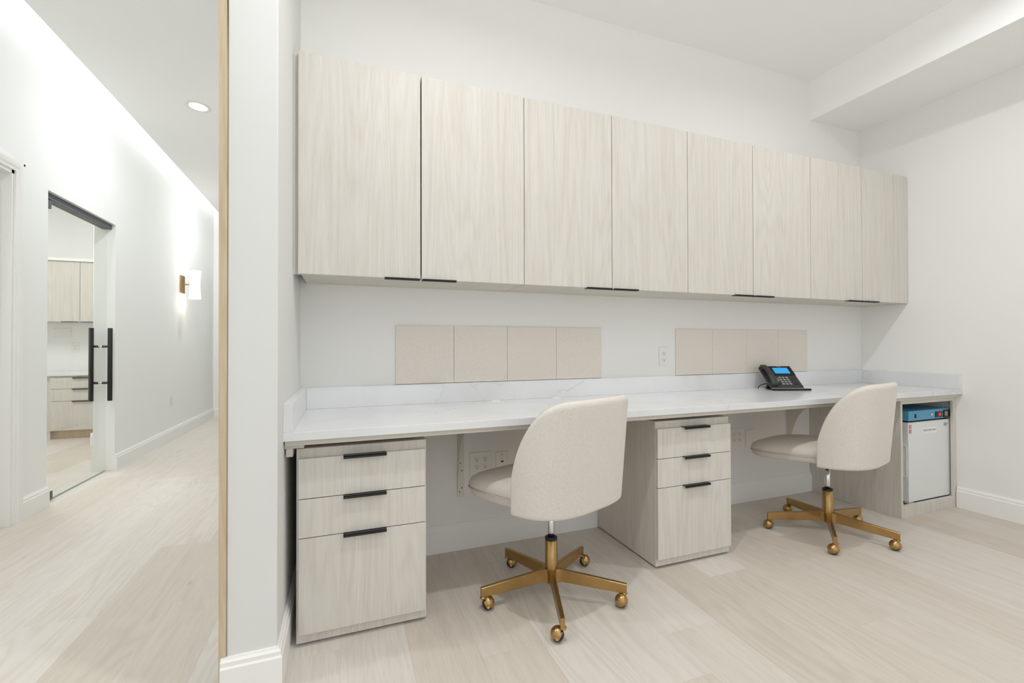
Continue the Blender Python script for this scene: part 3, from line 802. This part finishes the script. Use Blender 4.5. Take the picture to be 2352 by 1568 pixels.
obj('handset', tilt(mb), M['plastic_dark'], ph, local=True)
obj('cradle', tilt(MB().box(.002, .044, .003, .04, .003, .012, .002).box(.002, .044, .15, .192, .003, .010, .002)), M['plastic_dark'], ph, local=True)
# stand
obj('stand', MB().prism([(.045, .030), (.085, .060), (.125, .006), (.135, .0), (.118, 0.0), (.08, .035), (.05, .012)], .03, .17, 'x'), M['plastic_black'], ph, local=True)
# coiled cord loop in front, cable to the cap
cp_ = []
for i in range(300):
    u = i/299
    if u < .47: px, py = -.004+.236*(u/.47), -.014-.007*sin(pi*u/.47)
    elif u < .53:
        a = (u-.47)/.06*pi; px, py = .232+.008*sin(a), -.0075-.0065*cos(a)
    else: px, py = .232-.226*((u-.53)/.47), -.001
    cp_.append((px, py, .0068))
obj('coiled_cord', MB().tube(cp_, .006, 8, rf=lambda u: .0058+.0010*sin(u*2*pi*70)), M['rubber'], ph, local=True)
cbl = []
for i in range(17):
    a = i/16*pi*.5; cbl.append((.03-.062*sin(a), .112-.008*sin(a), .002+.032*cos(a)))
obj('cable', MB().tube([(.07, .10, .034)]+cbl, .0028, 8), M['rubber'], ph, local=True)

# ------------------------------------------------------------------ hall: glass door
GX = -1.920
gd = thing('door_2', (GX, 4.32, 0), 'frameless glass door with a black ladder pull in the hall wall', 'door', kind='structure')
obj('glass_panel', B(GX-.005, GX+.005, 3.84, 4.772, .008, 2.062), M['glass'], gd)
obj('glass_edge', B(GX-.005, GX+.005, 3.84, 4.772, .0045, .0079), M['glass_edge'], gd)
obj('track', B(GX-.03, GX+.036, 3.85, 4.778, 2.064, 2.106, .002), M['track'], gd)
obj('bracket', B(GX-.02, GX+.03, 3.852, 3.955, 2.005, 2.063, .002), M['track'], gd)
obj('corner_clamp', B(GX+.0055, GX+.014, 3.98, 4.02, .008, .062, .001), M['track'], gd)
hy = 4.69
hp = MB()
for s in (-1, 1): hp.cyl((GX+s*.063, hy, .606), .0165, .61, 20, 'z', .001)
hd = obj('handle', hp, M['black'], gd); hd['label'] = 'black ladder pull on both faces of the glass'
pm = MB()
for z in (.757, 1.062): pm.cyl((GX-.063, hy, z), .010, .054, 16, 'x').cyl((GX+.009, hy, z), .010, .054, 16, 'x')
obj('handle_post', pm, M['black'], gd)
pm = MB()
for z in (.757, 1.062): pm.cyl((GX-.010, hy, z), .0105, .004, 16, 'x').cyl((GX+.006, hy, z), .0105, .004, 16, 'x')
obj('handle_washer', pm, M['chrome'], gd)

# white panel door and its casing at the left edge
wd = thing('door_1', (HX, 3.0, 0), 'white door with white casing at the left edge of the hall', 'door', kind='structure')
obj('leaf', B(HX-.10, HX-.06, 2.56, 3.50, .008, 2.09, .002), M['trim'], wd)
jm = MB().box(HX-HT, HX, 3.505, 3.53, 0, 2.12).box(HX-HT, HX, 2.52, 2.545, 0, 2.12).box(HX-HT, HX, 2.52, 3.53, 2.095, 2.12).box(HX-.06, HX-.045, 3.49, 3.505, 0, 2.095)
obj('jamb', jm, M['trim'], wd)
cs = [(0, 3.525), (.010, 3.525), (.012, 3.54), (.017, 3.55), (.020, 3.572), (.020, 3.585), (0, 3.585)]
cb = MB().prism([(HX+a, b) for a, b in cs], 0, 2.175, 'z')
cb.prism([(HX+a, 2.12+(b-3.53)) for a, b in cs], 2.46, 3.5855, 'y').box(HX, HX+.018, 2.46, 2.52, 0, 2.12)
obj('casing', cb, M['trim'], wd)

# wall lamp
wlm = thing('wall_sconce', (HX, 6.43, 1.81), 'lit brass wall lamp with a white hourglass shade on the hall wall', 'wall lamp')
obj('back_plate', B(HX, HX+.016, 6.365, 6.495, 1.705, 1.915, .002), M['brass'], wlm)
obj('arm', MB().cyl((HX+.016, 6.43, 1.81), .008, .06, 14, 'x').cyl((HX+.014, 6.43, 1.81), .016, .006, 18, 'x'), M['brass'], wlm)
pr = []
for i in range(17):
    u = -1+i/8; pr.append((.053+.013*abs(u)**1.6, u*.172))
inner = [(r_-.004, h_) for r_, h_ in pr[::-1]]
sc_ = (HX+.135, 6.43, 1.81)
obj('shade', MB().lathe(pr+inner+[pr[0]], sc_, 36), M['shade'], wlm)
obj('socket', MB().cyl((sc_[0], sc_[1], 1.775), .016, .07, 16), M['brass'], wlm)
obj('bulb', MB().lathe([(0, -.095), (.014, -.09), (.02, -.075), (.012, -.045), (.012, -.035), (0, -.035)], sc_, 18).lathe([(0, .035), (.012, .035), (.012, .045), (.02, .075), (.014, .09), (0, .095)], sc_, 18), M['bulb'], wlm)
for dz in (.19, -.19):
    l = bpy.data.lights.new('sconce_lamp', 'POINT'); l.energy = 1.9; l.color = (1, .88, .7); l.shadow_soft_size = .045
    o = bpy.data.objects.new('sconce_lamp', l); C.objects.link(o); o.location = (HX+.10, 6.43, 1.81+dz)

# recessed ceiling lamp in the hall
rl = thing('recessed_light', (-1.117, 4.234, HC), 'round lit recessed downlight in the hall ceiling', 'ceiling lamp')
obj('trim_ring', MB().lathe([(.062, -.0015), (.066, -.004), (.088, -.004), (.0905, -.001), (.0905, .0), (.062, 0)], (-1.117, 4.234, HC), 40), M['white'], rl)
obj('lens', MB().lathe([(0, -.0022), (.0625, -.0022), (.0625, 0), (0, 0)], (-1.117, 4.234, HC), 40), M['lens'], rl)

# ------------------------------------------------------------------ glazed room behind the glass door
wg = MB().box(-4.7, -2.54, 7.2, 7.32, 0, 3.1).box(-2.54, HX-HT, 6.05, 7.32, 0, 3.1).box(-4.7, -4.58, 3.6, 7.3, 0, 3.1).box(-4.7, HX-HT, 3.62, 3.74, 0, 3.1)
struct('wall_side_room', wg, M['wall_hall'], 'white walls of the small room behind the glass door', 'wall')
struct('ceiling_side_room', B(-4.7, HX-HT-.001, 3.62, 7.32, 3.0, 3.08), M['ceil'], 'white ceiling of the small room behind the glass door', 'ceiling')
mb = bb_x(MB(), -2.556, HX-HT, 6.05, -1); bb_y(mb, 6.04, 6.57, -2.54, -1); bb_y(mb, 4.78, 6.034, HX-HT, -1)
struct('baseboard_side_room', mb, M['trim'], 'white baseboard inside the small room behind the glass door', 'baseboard')
bc = thing('base_cabinet', (-2.86, 6.9, 0), 'pale wood drawer unit seen through the glass door', 'cabinet')
obj('body', B(-3.150, -2.552, 6.592, 7.19, .097, .725), M['lam'], bc)
obj('plinth', B(-3.155, -2.552, 6.65, 7.19, 0, .097), M['oak'], bc)
for z0, z1 in ((.577, .702), (.437, .573), (.10, .433)):
    d = obj('drawer', B(-3.145, -2.556, 6.572, 6.5915, z0, z1, .001), M['lam'], bc)
    obj('handle', tab_pull(-2.945, -2.75, 6.572, z1), M['black'], d)['label'] = 'black tab pull'
b2 = thing('base_cabinet', (-3.7, 6.9, 0), 'plain pale wood base cabinet left of the drawer unit beyond the glass', 'cabinet')
obj('body', B(-4.3, -3.156, 6.60, 7.19, .0, .725), M['lam'], b2)
ctp = thing('countertop', (-3.4, 6.9, .725), 'white counter top over the drawers beyond the glass door', 'countertop')
obj('slab', B(-4.3, -2.545, 6.562, 7.195, .7255, .757, .001), M['quartz'], ctp)
uc = thing('wall_cabinet', (-3.0, 7.0, 1.36), 'pale wood wall cabinet with a flat cornice seen through the glass door', 'cabinet')
obj('body', B(-3.998, -2.545, 6.89, 7.19, 1.362, 2.10), M['lam'], uc)
for a, b in ((-3.996, -3.506), (-3.5, -3.016), (-3.012, -2.548)): 
    d = obj('door', B(a, b, 6.868, 6.8885, 1.36, 2.085, .001), M['lam'], uc)
    hh = (b-.17, b-.01) if b != -2.548 else (a+.01, a+.2)
    obj('handle', tab_pull(hh[0], hh[1], 6.868, 1.36, True), M['black'], d)['label'] = 'black tab pull'
obj('cornice', B(-4.0, -2.543, 6.845, 7.19, 2.088, 2.125, .001), M['trim'], uc)
outlet_plate('wall_outlet', -3.20, 1.05, .075, .12, 'white duplex outlet over the counter beyond the glass door', wall=7.2)
outlet_plate('blank_wall_plate', -3.33, 1.235, .17, .11, 'wide blank wall plate over the counter beyond the glass door', duplex=False, wall=7.2)

# far glass door at the end of the hall
fd = thing('door_3', (-1.35, YE+.06, 0), 'second frameless glass door at the far end of the hall', 'door', kind='structure')
obj('glass_panel', B(HX+.087, -.902, YE+.05, YE+.06, .008, 2.05), M['glass'], fd)
obj('track', B(HX+.087, -.902, YE+.02, YE+.09, 2.05, 2.10, .001), M['track'], fd)

for o in bpy.data.objects:
    if '_o' in o: del o['_o']
